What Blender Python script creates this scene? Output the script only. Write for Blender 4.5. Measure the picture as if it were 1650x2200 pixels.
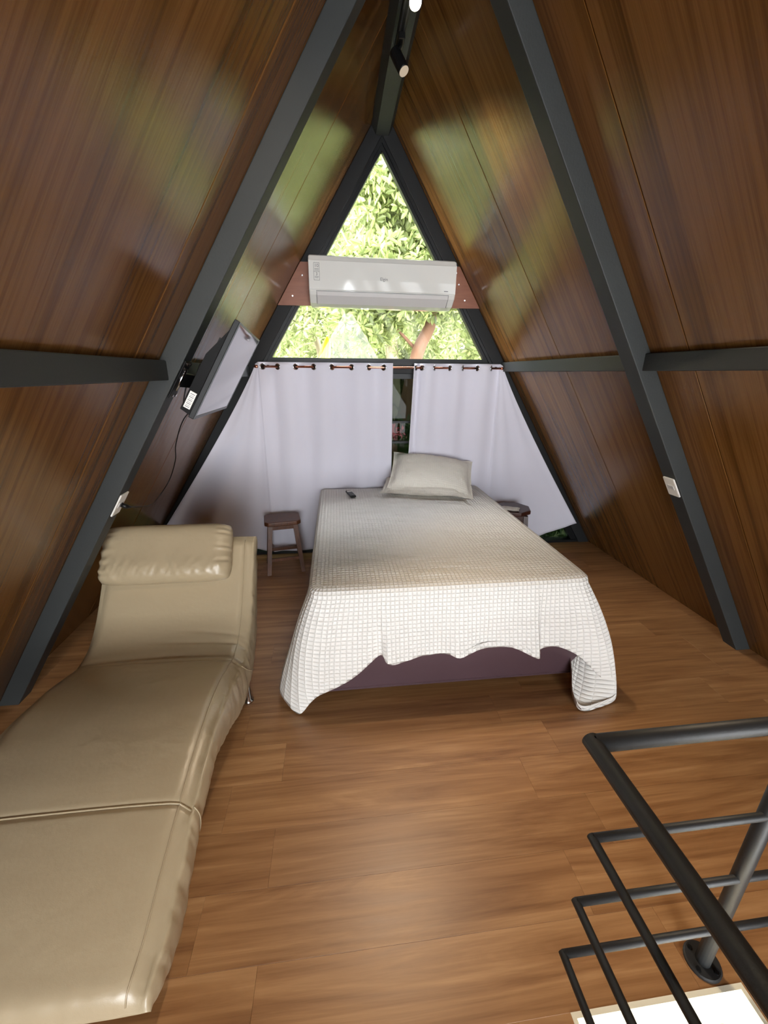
import bpy, bmesh, math, random
from mathutils import Vector, Matrix, noise
import numpy as np
for o in list(bpy.data.objects): bpy.data.objects.remove(o, do_unlink=True)
scene = bpy.context.scene
COL = scene.collection
random.seed(7); rng = np.random.default_rng(7)
# ------------------------------------------------------------------ camera, sky, exposure
cam_d = bpy.data.cameras.new('camera'); cam = bpy.data.objects.new('camera', cam_d); COL.objects.link(cam)
CR, CU, CF = Vector((.99343685, -.1141867, .00667933)), Vector((.03073549, .32273768, .94598928)), Vector((.11017507, .93957532, -.32412909))
cam.matrix_world = Matrix(((CR.x, CU.x, -CF.x, 0), (CR.y, CU.y, -CF.y, 0), (CR.z, CU.z, -CF.z, 1.6), (0, 0, 0, 1)))
cam_d.sensor_fit = 'VERTICAL'; cam_d.sensor_height = 36; cam_d.lens = 36 * 871.3116 / 2200
cam_d.clip_start = .02; scene.camera = cam
world = bpy.data.worlds.new('sky'); scene.world = world; world.use_nodes = True
wn = world.node_tree; bg = wn.nodes['Background']
bg.inputs[0].default_value = (.93, .97, 1, 1); bg.inputs[1].default_value = 15.0
vs = scene.view_settings; vs.view_transform = 'Standard'; vs.look = 'None'; vs.gamma = 1; vs.use_curve_mapping = False
vs.exposure = 0.45
cy = scene.cycles
cy.use_denoising = True; cy.max_bounces = 6; cy.diffuse_bounces = 4; cy.glossy_bounces = 3; cy.transparent_max_bounces = 10
cy.use_adaptive_sampling = True; cy.adaptive_threshold = .08; cy.adaptive_min_samples = 16
cy.sample_clamp_indirect = 6; cy.caustics_reflective = False; cy.caustics_refractive = False

def portal(name, loc, rx, sx, sy):      # guides sky sampling through the glazed gables, gives no light of its own
    d = bpy.data.lights.new(name, 'AREA'); d.shape = 'RECTANGLE'; d.size = sx; d.size_y = sy; d.cycles.is_portal = True
    o = bpy.data.objects.new(name, d); COL.objects.link(o); o.location = loc; o.rotation_euler = (rx, 0, 0)
portal('rear_gable_daylight', (.38, -4.22, 1.7), math.pi / 2, 4.3, 3.4)
portal('end_gable_daylight', (.38, 3.68, 1.7), -math.pi / 2, 4.3, 3.4)
# ------------------------------------------------------------------ room dimensions (metres)
XR, ZR, W = .3819, 3.3541, 2.1191          # ridge x, ridge height, half width at the floor
YE, YB, YREAR = 3.525, 1.825, -4.2         # front face of end frame, near frame, far gable behind the viewer
SL = math.hypot(W, ZR)
def slope_matrix(s):
    t = Vector((-s * W, 0, ZR)) / SL; n = Vector((-s * ZR, 0, -W)) / SL
    return Matrix(((t.x, 0, n.x, XR + s * W), (0, s, 0, 0), (t.z, 0, n.z, 0), (0, 0, 0, 1)))
def roof_x(s, z, off=0): return XR + s * (W * (1 - z / ZR) - off * SL / ZR)

# ------------------------------------------------------------------ materials
def lin(c):
    return tuple(((v / 255) / 12.92 if v / 255 <= .04045 else ((v / 255 + .055) / 1.055) ** 2.4) for v in c)
MATS = {}
def new_mat(name):
    m = bpy.data.materials.new(name); m.use_nodes = True; MATS[name] = m
    nt = m.node_tree; return m, nt, nt.nodes['Principled BSDF']
def N(nt, typ, **kw):
    n = nt.nodes.new(typ)
    for k, v in kw.items(): setattr(n, k, v)
    return n
def simple(name, rgb, rough=.5, metal=0, spec=.5, bump=0, bscale=200, var=0, coat=0):
    m, nt, b = new_mat(name); c = lin(rgb)
    b.inputs['Base Color'].default_value = (*c, 1); b.inputs['Roughness'].default_value = rough
    b.inputs['Metallic'].default_value = metal; b.inputs['Specular IOR Level'].default_value = spec
    b.inputs['Coat Weight'].default_value = coat; b.inputs['Coat Roughness'].default_value = .08
    tc = N(nt, 'ShaderNodeTexCoord'); ns = N(nt, 'ShaderNodeTexNoise'); ns.inputs['Scale'].default_value = bscale
    nt.links.new(tc.outputs['Object'], ns.inputs['Vector'])
    if bump:
        bp = N(nt, 'ShaderNodeBump'); bp.inputs['Strength'].default_value = bump; bp.inputs['Distance'].default_value = .01
        nt.links.new(ns.outputs['Fac'], bp.inputs['Height']); nt.links.new(bp.outputs['Normal'], b.inputs['Normal'])
    if var:
        n2 = N(nt, 'ShaderNodeTexNoise'); n2.inputs['Scale'].default_value = 3.5; n2.inputs['Detail'].default_value = 5
        nt.links.new(tc.outputs['Object'], n2.inputs['Vector'])
        mx = N(nt, 'ShaderNodeMix', data_type='RGBA')
        mx.inputs[6].default_value = (*[v * (1 - var) for v in c], 1); mx.inputs[7].default_value = (*[min(1, v * (1 + var)) for v in c], 1)
        nt.links.new(n2.outputs['Fac'], mx.inputs[0]); nt.links.new(mx.outputs[2], b.inputs['Base Color'])
    return m
def ramp(nt, stops):
    r = N(nt, 'ShaderNodeValToRGB'); e = r.color_ramp.elements
    while len(e) < len(stops): e.new(.5)
    for el, (p, c) in zip(e, stops): el.position = p; el.color = (*lin(c), 1)
    return r
def wood(name, stops, stretch, scale=1.0, rough=.3, bump=.05, rnd=True, spec=.5, fine=60, tint=.25, dist=1.2, fx=(1.5, 5), fw=.3):
    """grain running along local x; stretch = (sx, sy, sz) mapping scale"""
    m, nt, b = new_mat(name); L = nt.links.new
    tc = N(nt, 'ShaderNodeTexCoord'); mp = N(nt, 'ShaderNodeMapping'); mp.inputs['Scale'].default_value = stretch
    oi = N(nt, 'ShaderNodeObjectInfo')
    if rnd:
        cmb = N(nt, 'ShaderNodeCombineXYZ'); mul = N(nt, 'ShaderNodeMath', operation='MULTIPLY'); mul.inputs[1].default_value = 37
        L(oi.outputs['Random'], mul.inputs[0]); L(mul.outputs[0], cmb.inputs[0]); L(mul.outputs[0], cmb.inputs[2])
        add = N(nt, 'ShaderNodeVectorMath', operation='ADD'); L(tc.outputs['Object'], add.inputs[0]); L(cmb.outputs[0], add.inputs[1])
        L(add.outputs[0], mp.inputs['Vector'])
    else: L(tc.outputs['Object'], mp.inputs['Vector'])
    n1 = N(nt, 'ShaderNodeTexNoise'); n1.inputs['Scale'].default_value = scale; n1.inputs['Detail'].default_value = 6; n1.inputs['Roughness'].default_value = .6; n1.inputs['Distortion'].default_value = dist
    L(mp.outputs[0], n1.inputs['Vector'])
    mp2 = N(nt, 'ShaderNodeMapping'); mp2.inputs['Scale'].default_value = (stretch[0] * fx[0], stretch[1] * fx[1], stretch[2] * fx[1]); L(mp.inputs['Vector'].links[0].from_socket, mp2.inputs['Vector'])
    n2 = N(nt, 'ShaderNodeTexNoise'); n2.inputs['Scale'].default_value = scale; n2.inputs['Detail'].default_value = 5; n2.inputs['Roughness'].default_value = .65; n2.inputs['Distortion'].default_value = dist * .3
    L(mp2.outputs[0], n2.inputs['Vector'])
    mixf = N(nt, 'ShaderNodeMath', operation='MULTIPLY_ADD'); mixf.inputs[1].default_value = fw; L(n2.outputs['Fac'], mixf.inputs[0])
    m0 = N(nt, 'ShaderNodeMath', operation='MULTIPLY'); m0.inputs[1].default_value = 1 - fw; L(n1.outputs['Fac'], m0.inputs[0]); L(m0.outputs[0], mixf.inputs[2])
    r = ramp(nt, stops); L(mixf.outputs[0], r.inputs[0])
    hv = N(nt, 'ShaderNodeHueSaturation'); L(r.outputs[0], hv.inputs['Color'])
    if rnd:
        mr = N(nt, 'ShaderNodeMapRange'); mr.inputs[3].default_value = 1 - tint; mr.inputs[4].default_value = 1 + tint
        L(oi.outputs['Random'], mr.inputs[0]); L(mr.outputs[0], hv.inputs['Value'])
    L(hv.outputs[0], b.inputs['Base Color'])
    b.inputs['Specular IOR Level'].default_value = spec
    rr = N(nt, 'ShaderNodeMapRange'); rr.inputs[3].default_value = rough * .85; rr.inputs[4].default_value = rough * 1.25
    L(n1.outputs['Fac'], rr.inputs[0]); L(rr.outputs[0], b.inputs['Roughness'])
    bp = N(nt, 'ShaderNodeBump'); bp.inputs['Strength'].default_value = bump; bp.inputs['Distance'].default_value = .004
    n3 = N(nt, 'ShaderNodeTexNoise'); n3.inputs['Scale'].default_value = scale * 1.5; n3.inputs['Detail'].default_value = 4; L(mp2.outputs[0], n3.inputs['Vector'])
    L(n3.outputs['Fac'], bp.inputs['Height']); L(bp.outputs[0], b.inputs['Normal'])
    return m
def glass(name, tint=(1, 1, 1), base=.014):
    m = bpy.data.materials.new(name); m.use_nodes = True; MATS[name] = m; nt = m.node_tree; nt.nodes.clear(); L = nt.links.new
    out = N(nt, 'ShaderNodeOutputMaterial'); tr = N(nt, 'ShaderNodeBsdfTransparent'); gl = N(nt, 'ShaderNodeBsdfGlossy')
    tr.inputs[0].default_value = (*tint, 1); gl.inputs['Roughness'].default_value = .0
    g = N(nt, 'ShaderNodeNewGeometry'); d = N(nt, 'ShaderNodeVectorMath', operation='DOT_PRODUCT')
    L(g.outputs['Normal'], d.inputs[0]); L(g.outputs['Incoming'], d.inputs[1])
    a = N(nt, 'ShaderNodeMath', operation='ABSOLUTE'); L(d.outputs['Value'], a.inputs[0])
    s = N(nt, 'ShaderNodeMath', operation='SUBTRACT'); s.inputs[0].default_value = 1; L(a.outputs[0], s.inputs[1])
    p = N(nt, 'ShaderNodeMath', operation='POWER'); p.inputs[1].default_value = 5; L(s.outputs[0], p.inputs[0])
    ma = N(nt, 'ShaderNodeMath', operation='MULTIPLY_ADD'); ma.inputs[1].default_value = .8; ma.inputs[2].default_value = base; L(p.outputs[0], ma.inputs[0])
    mx = N(nt, 'ShaderNodeMixShader'); L(ma.outputs[0], mx.inputs[0]); L(tr.outputs[0], mx.inputs[1]); L(gl.outputs[0], mx.inputs[2]); L(mx.outputs[0], out.inputs[0])
    return m
def emit(name, rgb, strength):
    m, nt, b = new_mat(name); b.inputs['Base Color'].default_value = (0, 0, 0, 1)
    b.inputs['Emission Color'].default_value = (*rgb, 1); b.inputs['Emission Strength'].default_value = strength
    return m
def quilt(name, rgb, cell=.021, strength=.9):
    m, nt, b = new_mat(name); L = nt.links.new
    b.inputs['Base Color'].default_value = (*lin(rgb), 1); b.inputs['Roughness'].default_value = .85; b.inputs['Specular IOR Level'].default_value = .2
    uv = N(nt, 'ShaderNodeUVMap'); sp = N(nt, 'ShaderNodeSeparateXYZ'); L(uv.outputs[0], sp.inputs[0])
    hs = []
    for k in (0, 1):
        f = N(nt, 'ShaderNodeMath', operation='MULTIPLY'); f.inputs[1].default_value = math.pi / cell; L(sp.outputs[k], f.inputs[0])
        s = N(nt, 'ShaderNodeMath', operation='SINE'); L(f.outputs[0], s.inputs[0])
        a = N(nt, 'ShaderNodeMath', operation='ABSOLUTE'); L(s.outputs[0], a.inputs[0])
        p = N(nt, 'ShaderNodeMath', operation='POWER'); p.inputs[1].default_value = .45; L(a.outputs[0], p.inputs[0]); hs.append(p)
    mu = N(nt, 'ShaderNodeMath', operation='MULTIPLY'); L(hs[0].outputs[0], mu.inputs[0]); L(hs[1].outputs[0], mu.inputs[1])
    ns = N(nt, 'ShaderNodeTexNoise'); ns.inputs['Scale'].default_value = 9; ns.inputs['Detail'].default_value = 4; L(uv.outputs[0], ns.inputs['Vector'])
    ad = N(nt, 'ShaderNodeMath', operation='MULTIPLY_ADD'); ad.inputs[1].default_value = .8; L(ns.outputs['Fac'], ad.inputs[0]); L(mu.outputs[0], ad.inputs[2])
    bp = N(nt, 'ShaderNodeBump'); bp.inputs['Strength'].default_value = strength; bp.inputs['Distance'].default_value = .006
    L(ad.outputs[0], bp.inputs['Height']); L(bp.outputs[0], b.inputs['Normal'])
    return m
M_PANEL = wood('roof_panel_wood', [(.34, (76, 46, 17)), (.46, (101, 67, 30)), (.55, (121, 83, 42)), (.66, (91, 58, 25))], (.28, 8, 8), 1.5, rough=.22, bump=.11, tint=.04, dist=.5, spec=.45, fx=(1.6, 5.5), fw=.38)
M_FLOOR = wood('laminate_wood', [(.30, (112, 74, 44)), (.43, (146, 103, 64)), (.54, (166, 122, 79)), (.67, (188, 145, 100))], (.5, 6.0, 6.0), 1.4, rough=.36, bump=.04, tint=.06, dist=2.2, fx=(1.6, 5.5), fw=.36)
M_BOARD = wood('pressed_board', [(.3, (132, 82, 62)), (.7, (154, 100, 76))], (2, 10, 10), 2, rough=.45, bump=.03, rnd=False)
M_STOOL = wood('stool_wood', [(.3, (70, 40, 24)), (.55, (98, 60, 38)), (.75, (118, 74, 46))], (6, 6, 1.2), 4, rough=.4, bump=.1, rnd=True, tint=.1)
M_DARKWOOD = wood('dark_wood', [(.3, (48, 26, 20)), (.7, (78, 44, 34))], (3, 3, 3), 3, rough=.35, bump=.05)
M_STEEL = simple('charcoal_painted_steel', (47, 50, 50), .6, 0, .4, bump=.06, bscale=120, var=.12)
M_STEELDK = simple('backlit_shaded_steel', (27, 28, 29), .6, 0, .3, bump=.05, bscale=160, var=.1)  # rafter steel made darker: backlit shade of the end frame put into the colour
M_FRAME = simple('black_window_frame', (16, 17, 18), .45, 0, .3)
M_RAIL = simple('railing_black_paint', (34, 35, 36), .5, 0, .5, bump=.05, bscale=300)
M_BACK = simple('dark_gap', (12, 8, 6), .9)
M_GLASS = glass('window_glass'); M_TINT = glass('tinted_glass', (.16, .18, .165), .006)
M_CURT = simple('white_curtain_cloth', (220, 218, 230), .8, 0, .2, bump=.06, bscale=500)
M_COPPER = simple('rose_copper_rod', (196, 132, 108), .25, 1)
M_CHROME = simple('chrome', (205, 205, 208), .12, 1)
M_AC = simple('glossy_white_plastic', (226, 226, 222), .06, 0, .5)
M_ACV = simple('white_vent_plastic', (206, 204, 204), .4)
M_GREY = simple('grey_print', (120, 120, 122), .6)
M_WHITE = simple('white_plastic', (232, 230, 224), .35)
M_LEATHER = None
M_PLUM = simple('plum_vinyl', (76, 56, 62), .38, 0, .5, bump=.03, bscale=60, var=.08)
M_QUILT = quilt('white_quilted_cotton', (233, 231, 226)); M_PILLOW = quilt('ivory_pillow_cotton', (232, 227, 216), cell=.016, strength=.5)
M_BLACK = simple('black_plastic', (16, 16, 17), .4, 0, .25); M_SCREEN = simple('tv_screen_gloss', (10, 10, 12), .04, 0, 1.0, coat=1)
M_BEZEL = simple('grey_bezel', (64, 66, 70), .35, .2, .3)
M_CREAM = simple('cream_tile', (246, 240, 216), .35, 0, .5, var=.03)
M_BARK = simple('bark', (104, 74, 54), .9, bump=.4, bscale=30, var=.25)
M_BARK2 = simple('pale_bark', (140, 128, 104), .9, bump=.3, bscale=30, var=.2)
M_PINK = simple('pink_stand_in_colour', (236, 110, 130), .7)
M_GROUND = simple('forest_ground', (92, 96, 60), .95, var=.4)
M_LENS = emit('lamp_lens_lit', (1, .86, .66), 14); M_LENS2 = emit('lamp_lens_side', (1, .8, .58), .38)
def leather():
    m, nt, b = new_mat('beige_leather'); L = nt.links.new
    b.inputs['Base Color'].default_value = (*lin((171, 155, 127)), 1); b.inputs['Roughness'].default_value = .33; b.inputs['Specular IOR Level'].default_value = .5
    tc = N(nt, 'ShaderNodeTexCoord'); v = N(nt, 'ShaderNodeTexVoronoi'); v.inputs['Scale'].default_value = 420
    n = N(nt, 'ShaderNodeTexNoise'); n.inputs['Scale'].default_value = 7; n.inputs['Detail'].default_value = 4
    L(tc.outputs['Object'], v.inputs['Vector']); L(tc.outputs['Object'], n.inputs['Vector'])
    b1 = N(nt, 'ShaderNodeBump'); b1.inputs['Strength'].default_value = .05; b1.inputs['Distance'].default_value = .002; L(v.outputs['Distance'], b1.inputs['Height'])
    b2 = N(nt, 'ShaderNodeBump'); b2.inputs['Strength'].default_value = .18; b2.inputs['Distance'].default_value = .03; L(n.outputs['Fac'], b2.inputs['Height']); L(b1.outputs[0], b2.inputs['Normal'])
    L(b2.outputs[0], b.inputs['Normal']); return m
M_LEATHER = leather()
def leafmat(name, c0, c1):
    m, nt, b = new_mat(name); L = nt.links.new
    g = N(nt, 'ShaderNodeNewGeometry'); r = ramp(nt, [(0, c0), (1, c1)]); L(g.outputs['Random Per Island'], r.inputs[0])
    L(r.outputs[0], b.inputs['Base Color']); b.inputs['Roughness'].default_value = .45
    tl = N(nt, 'ShaderNodeBsdfTranslucent'); L(r.outputs[0], tl.inputs[0]); mx = N(nt, 'ShaderNodeMixShader'); mx.inputs[0].default_value = .5
    L(b.outputs[0], mx.inputs[1]); L(tl.outputs[0], mx.inputs[2]); L(mx.outputs[0], nt.nodes['Material Output'].inputs[0]); return m
M_LEAF = leafmat('green_leaves', (98, 110, 60), (160, 170, 106)); M_LEAF2 = leafmat('pale_leaves', (118, 128, 80), (178, 186, 130)); M_LEAF3 = leafmat('dark_leaves', (44, 62, 32), (84, 104, 56))
M_LIME = simple('lime_leaf', (196, 214, 40), .5)

# ------------------------------------------------------------------ mesh helpers
def link(name, me, mat, parent=None, smooth=False, world=None):
    o = bpy.data.objects.new(name, me); COL.objects.link(o)
    if mat is not None and not me.materials: me.materials.append(mat)
    if smooth:
        for p in me.polygons: p.use_smooth = True
    if world is not None: o.matrix_basis = world
    if parent is not None: attach(o, parent)
    return o
WM = {}
def wmat(o):
    return WM.get(o.name, o.matrix_basis.copy())
def attach(o, parent):
    w = o.matrix_basis.copy(); o.parent = parent; o.matrix_parent_inverse = wmat(parent).inverted(); WM[o.name] = w
def obj(name, bm, mat, parent=None, smooth=False, world=None):
    me = bpy.data.meshes.new(name); bmesh.ops.recalc_face_normals(bm, faces=bm.faces[:]); bm.to_mesh(me); bm.free()
    return link(name, me, mat, parent, smooth, world)
def empty(name, loc):
    o = bpy.data.objects.new(name, None); COL.objects.link(o); o.location = loc; o.empty_display_size = .1
    WM[o.name] = Matrix.Translation(loc); return o
def tag(o, label=None, cat=None, group=None, kind=None):
    if label: o['label'] = label
    if cat: o['category'] = cat
    if group: o['group'] = group
    if kind: o['kind'] = kind
    return o
def bx(bm, x0, x1, y0, y1, z0, z1, M=None, bev=0, seg=1):
    vs_ = [bm.verts.new((x, y, z)) for x in (x0, x1) for y in (y0, y1) for z in (z0, z1)]
    fs = [bm.faces.new([vs_[i] for i in q]) for q in ((0, 1, 3, 2), (4, 6, 7, 5), (0, 4, 5, 1), (2, 3, 7, 6), (0, 2, 6, 4), (1, 5, 7, 3))]
    if bev:
        es = list({e for f in fs for e in f.edges})
        r = bmesh.ops.bevel(bm, geom=es, offset=bev, segments=seg, profile=.5, affect='EDGES')
        vs_ = list({v for f in r['faces'] for v in f.verts} | {v for v in vs_ if v.is_valid})
    if M is not None: bmesh.ops.transform(bm, matrix=M, verts=[v for v in vs_ if v.is_valid])
    return bm
def box(x0, x1, y0, y1, z0, z1, bev=0, seg=1): return bx(bmesh.new(), x0, x1, y0, y1, z0, z1, None, bev, seg)
def tube(bm, pts, r, n=12, cap=True):
    pts = [Vector(p) for p in pts]; rs = r if isinstance(r, (list, tuple)) else [r] * len(pts); rings = []
    up = Vector((0, 0, 1)); prev = None
    for i, p in enumerate(pts):
        a = pts[max(0, i - 1)]; b = pts[min(len(pts) - 1, i + 1)]; t = (b - a).normalized()
        if prev is None:
            u = t.cross(up) if abs(t.dot(up)) < .95 else t.cross(Vector((1, 0, 0)))
        else: u = prev - t * prev.dot(t)
        u.normalize(); v = t.cross(u); prev = u
        k = 1.0
        if 0 < i < len(pts) - 1:
            c = (p - a).normalized().dot((b - p).normalized()); k = 1 / max(.5, math.sqrt((1 + c) / 2))
        rings.append([bm.verts.new(p + (u * math.cos(q) + v * math.sin(q)) * rs[i]) for q in (2 * math.pi * j / n for j in range(n))])
    for A, B in zip(rings, rings[1:]):
        for j in range(n): bm.faces.new((A[j], A[(j + 1) % n], B[(j + 1) % n], B[j]))
    if cap: bm.faces.new(rings[0][::-1]); bm.faces.new(rings[-1])
    return bm
def prism(bm, pts, d):
    """closed polygon pts (3D list) swept by vector d"""
    d = Vector(d); A = [bm.verts.new(p) for p in pts]; B = [bm.verts.new(Vector(p) + d) for p in pts]; n = len(A)
    bm.faces.new(A[::-1]); bm.faces.new(B)
    for i in range(n): bm.faces.new((A[i], A[(i + 1) % n], B[(i + 1) % n], B[i]))
    return bm
def torus(bm, c, ax, R, r, n=20, m=8):
    ax = Vector(ax).normalized(); u = ax.orthogonal().normalized(); v = ax.cross(u); rings = []
    for i in range(n):
        q = 2 * math.pi * i / n; d = u * math.cos(q) + v * math.sin(q)
        rings.append([bm.verts.new(Vector(c) + d * (R + r * math.cos(k)) + ax * r * math.sin(k)) for k in (2 * math.pi * j / m for j in range(m))])
    for i in range(n):
        A, B = rings[i], rings[(i + 1) % n]
        for j in range(m): bm.faces.new((A[j], A[(j + 1) % m], B[(j + 1) % m], B[j]))
    return bm
def grid_mesh(name, P, UV=None, closed=False):
    """P[i][j] points -> quad mesh (optionally closed in i) with a uv map"""
    n, m = len(P), len(P[0]); verts = [tuple(p) for row in P for p in row]; faces = []
    for i in range(n if closed else n - 1):
        for j in range(m - 1):
            a = i * m + j; b = ((i + 1) % n) * m + j; faces.append((a, b, b + 1, a + 1))
    me = bpy.data.meshes.new(name); me.from_pydata(verts, [], faces)
    if UV is not None:
        uv = me.uv_layers.new(name='UVMap'); flat = [q for row in UV for q in row]
        for l in me.loops: uv.data[l.index].uv = flat[l.vertex_index]
    for p in me.polygons: p.use_smooth = True
    me.update(); return me
def catmull(P, k):
    out = []; n = len(P); P = [np.array(p, float) for p in P]
    for i in range(n - 1):
        p0, p1, p2, p3 = P[max(0, i - 1)], P[i], P[i + 1], P[min(n - 1, i + 2)]
        for j in range(k):
            t = j / k; out.append(.5 * (2 * p1 + (p2 - p0) * t + (2 * p0 - 5 * p1 + 4 * p2 - p3) * t * t + (3 * p1 - p0 - 3 * p2 + p3) * t ** 3))
    out.append(P[-1]); return out
def text_mesh(name, s, size, mat, M, parent):
    cu = bpy.data.curves.new(name, 'FONT'); cu.body = s; cu.size = size; cu.extrude = .0004; cu.align_x = 'CENTER'; cu.align_y = 'CENTER'
    t = bpy.data.objects.new(name + '_curve', cu); COL.objects.link(t)
    me = bpy.data.meshes.new_from_object(t.evaluated_get(bpy.context.evaluated_depsgraph_get())); bpy.data.objects.remove(t, do_unlink=True); bpy.data.curves.remove(cu)
    me.materials.clear(); return link(name, me, mat, parent, world=M)

# ================================================================== STRUCTURE
PANEL_SEAMS = [-4.35, -3.38, -2.38, -1.38, -.38, .62, 1.615, 2.605, 3.66]
for s, side in ((-1, 'left'), (1, 'right')):
    M = slope_matrix(s)
    wall = obj('wall_' + side, box(-.12, SL + .1, min(s * -4.35, s * 3.66), max(s * -4.35, s * 3.66), -.10, -.024), M_BACK, world=M)
    tag(wall, 'sloping %s roof wall clad in glossy brown wood panels' % side, kind='structure'); WM[wall.name] = M
    for a, b in zip(PANEL_SEAMS, PANEL_SEAMS[1:]):
        L0, L1 = sorted((s * (a + .0022), s * (b - .0022)))
        o = obj('panel', box(-.10, SL - .01, L0, L1, -.024, 0, bev=.0018), M_PANEL, world=M); attach(o, wall)
trim_n = [0]
def trim(bm, mat, label, world=None):
    trim_n[0] += 1
    return tag(obj('trim_%d' % trim_n[0], bm, mat, world=world), label, kind='structure')
def rafter_bm(s, y0, y1, depth=.082):
    bm = bmesh.new(); bev = .004
    # square tube lying under the slope, cut level with the floor and plumb at the ridge
    zt = ZR
    k = SL / ZR * depth
    pts = [(roof_x(s, 0), y0, 0), (roof_x(s, 0) - s * k, y0, 0), (XR, y0, ZR * (1 - k / W)), (XR, y0, ZR)]
    prism(bm, pts, (0, y1 - y0, 0)); bmesh.ops.bevel(bm, geom=[e for e in bm.edges if abs((e.verts[0].co - e.verts[1].co).y) < 1e-5 and e.calc_length() > 1], offset=bev, segments=2, profile=.5, affect='EDGES')
    return bm
for y in (YB, .13, -1.57, -3.27):
    for s, side in ((-1, 'left'), (1, 'right')):
        trim(rafter_bm(s, y, y + .092), M_STEEL, 'dark steel rafter of the %s slope%s' % (side, ', the one in view carrying an outlet' if y == YB else ' behind the viewer'))
for s, side in ((-1, 'left'), (1, 'right')):
    trim(rafter_bm(s, YE, YE + .10, .092), M_STEELDK, 'dark steel rafter of the end gable on the %s' % side)
    trim(rafter_bm(s, YREAR, YREAR + .1, .09), M_STEELDK, 'dark steel rafter of the gable behind the viewer, %s' % side)
# purlins, in bays between the rafters
for s, side, z0, z1 in ((-1, 'left', 1.566, 1.642), (1, 'right', 1.617, 1.692)):
    xi = roof_x(s, (z0 + z1) / 2) - s * .052
    for a, b, w_ in ((YB + .092, YE, ', far bay beside the window'), (.222, YB, ', near bay'), (-1.478, .13, ', bay behind the viewer')):
        bm = bmesh.new(); prism(bm, [(roof_x(s, z0) + s * .0005, a, z0), (xi, a, z0), (xi, a, z1), (roof_x(s, z1) + s * .0005, a, z1)], (0, b - a, 0))
        bmesh.ops.bevel(bm, geom=[e for e in bm.edges if abs(e.verts[0].co.x - xi) < 1e-5 and abs(e.verts[1].co.x - xi) < 1e-5 and e.calc_length() > .5], offset=.004, segments=2, profile=.5, affect='EDGES')
        trim(bm, M_STEEL, 'horizontal dark steel purlin across the %s wall panels%s' % (side, w_))
# ridge beam
bm = bmesh.new(); prism(bm, [(XR - .078, YREAR, 3.235), (XR - .045, YREAR, 3.175), (XR + .045, YREAR, 3.175), (XR + .078, YREAR, 3.235), (XR + .02, YREAR, 3.32), (XR - .02, YREAR, 3.32)], (0, YE - YREAR, 0))
trim(bm, M_STEEL, 'dark steel ridge beam running along the peak of the roof')

# floor ------------------------------------------------------------
OX0, OX1, OY1, OY0 = .568, 1.072, .525, -1.9
bm = bmesh.new()
XL, XRt = XR - W, XR + W
bx(bm, XL - .02, XRt + .02, OY1, 3.66, -.16, -.012)
bx(bm, XL - .02, OX0, -4.3, OY1, -.16, -.0005); bx(bm, OX1, XRt + .02, -4.3, OY1, -.16, -.0005); bx(bm, OX0, OX1, -4.3, OY0, -.16, -.0005)
floor = obj('floor', bm, M_FLOOR); tag(floor, 'brown wood laminate floor laid in planks', kind='structure')
rows = [(OY1 + .185 * k, OY1 + .185 * (k + 1)) for k in range(17)]
shared = {}
jmap = {1: .755, 0: -.27}
for k, (y0, y1) in enumerate(rows):
    y1 = min(y1, 3.64)
    base = jmap[k % 2] + (0 if k < 7 else random.choice((-.4, -.15, .2, .45)))
    js = [base + 1.22 * i for i in range(-4, 5)]
    cuts = [XL] + [j for j in js if XL + .03 < j < XRt - .03] + [XRt]
    for a, b in zip(cuts, cuts[1:]):
        key = (round(b - a, 3), round(y1 - y0, 3))
        if key not in shared:
            me = bpy.data.meshes.new('plank'); bm = box(.0002, b - a - .0002, .0002, y1 - y0 - .0002, -.012, 0, bev=.0004); bm.to_mesh(me); bm.free(); me.materials.append(M_FLOOR); shared[key] = me
        o = link('plank', shared[key], None, world=Matrix.Translation((a, y0, 0))); attach(o, floor)
# stair opening with a cream edge, and the bright storey below it
bm = bmesh.new()
bx(bm, OX0, OX1, OY1 - .012, OY1, -.17, .0012); bx(bm, OX0, OX0 + .012, OY0, OY1 - .012, -.17, .0012); bx(bm, OX1 - .012, OX1, OY0, OY1 - .012, -.17, .0012); bx(bm, OX0 + .012, OX1 - .012, OY0, OY0 + .012, -.17, .0012)
trim(bm, M_CREAM, 'cream plaster lining of the stair opening')
tag(obj('floor_lower', box(-2.9, 3.7, -5.5, 3.9, -2.9, -2.7), M_CREAM), 'cream tiled floor of the storey below, seen through the stair opening', kind='structure')
for x, sd in ((-2.9, 'left'), (3.6, 'right')): tag(obj('wall_lower_' + sd, box(x, x + .1, -4.2, 3.9, -2.7, -.16), M_WHITE), 'white %s wall of the storey below' % sd, kind='structure')
tag(obj('wall_lower_back', box(-2.9, 3.7, 3.8, 3.9, -2.7, -.16), M_WHITE), 'white end wall of the storey below', kind='structure')
tag(obj('ceiling_lower', bx(bx(bmesh.new(), -2.9, XL - .02, -4.3, 3.9, -.26, -.16), XRt + .02, 3.7, -4.3, 3.9, -.26, -.16), M_WHITE), 'white ceiling edge of the storey below', kind='structure')

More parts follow.
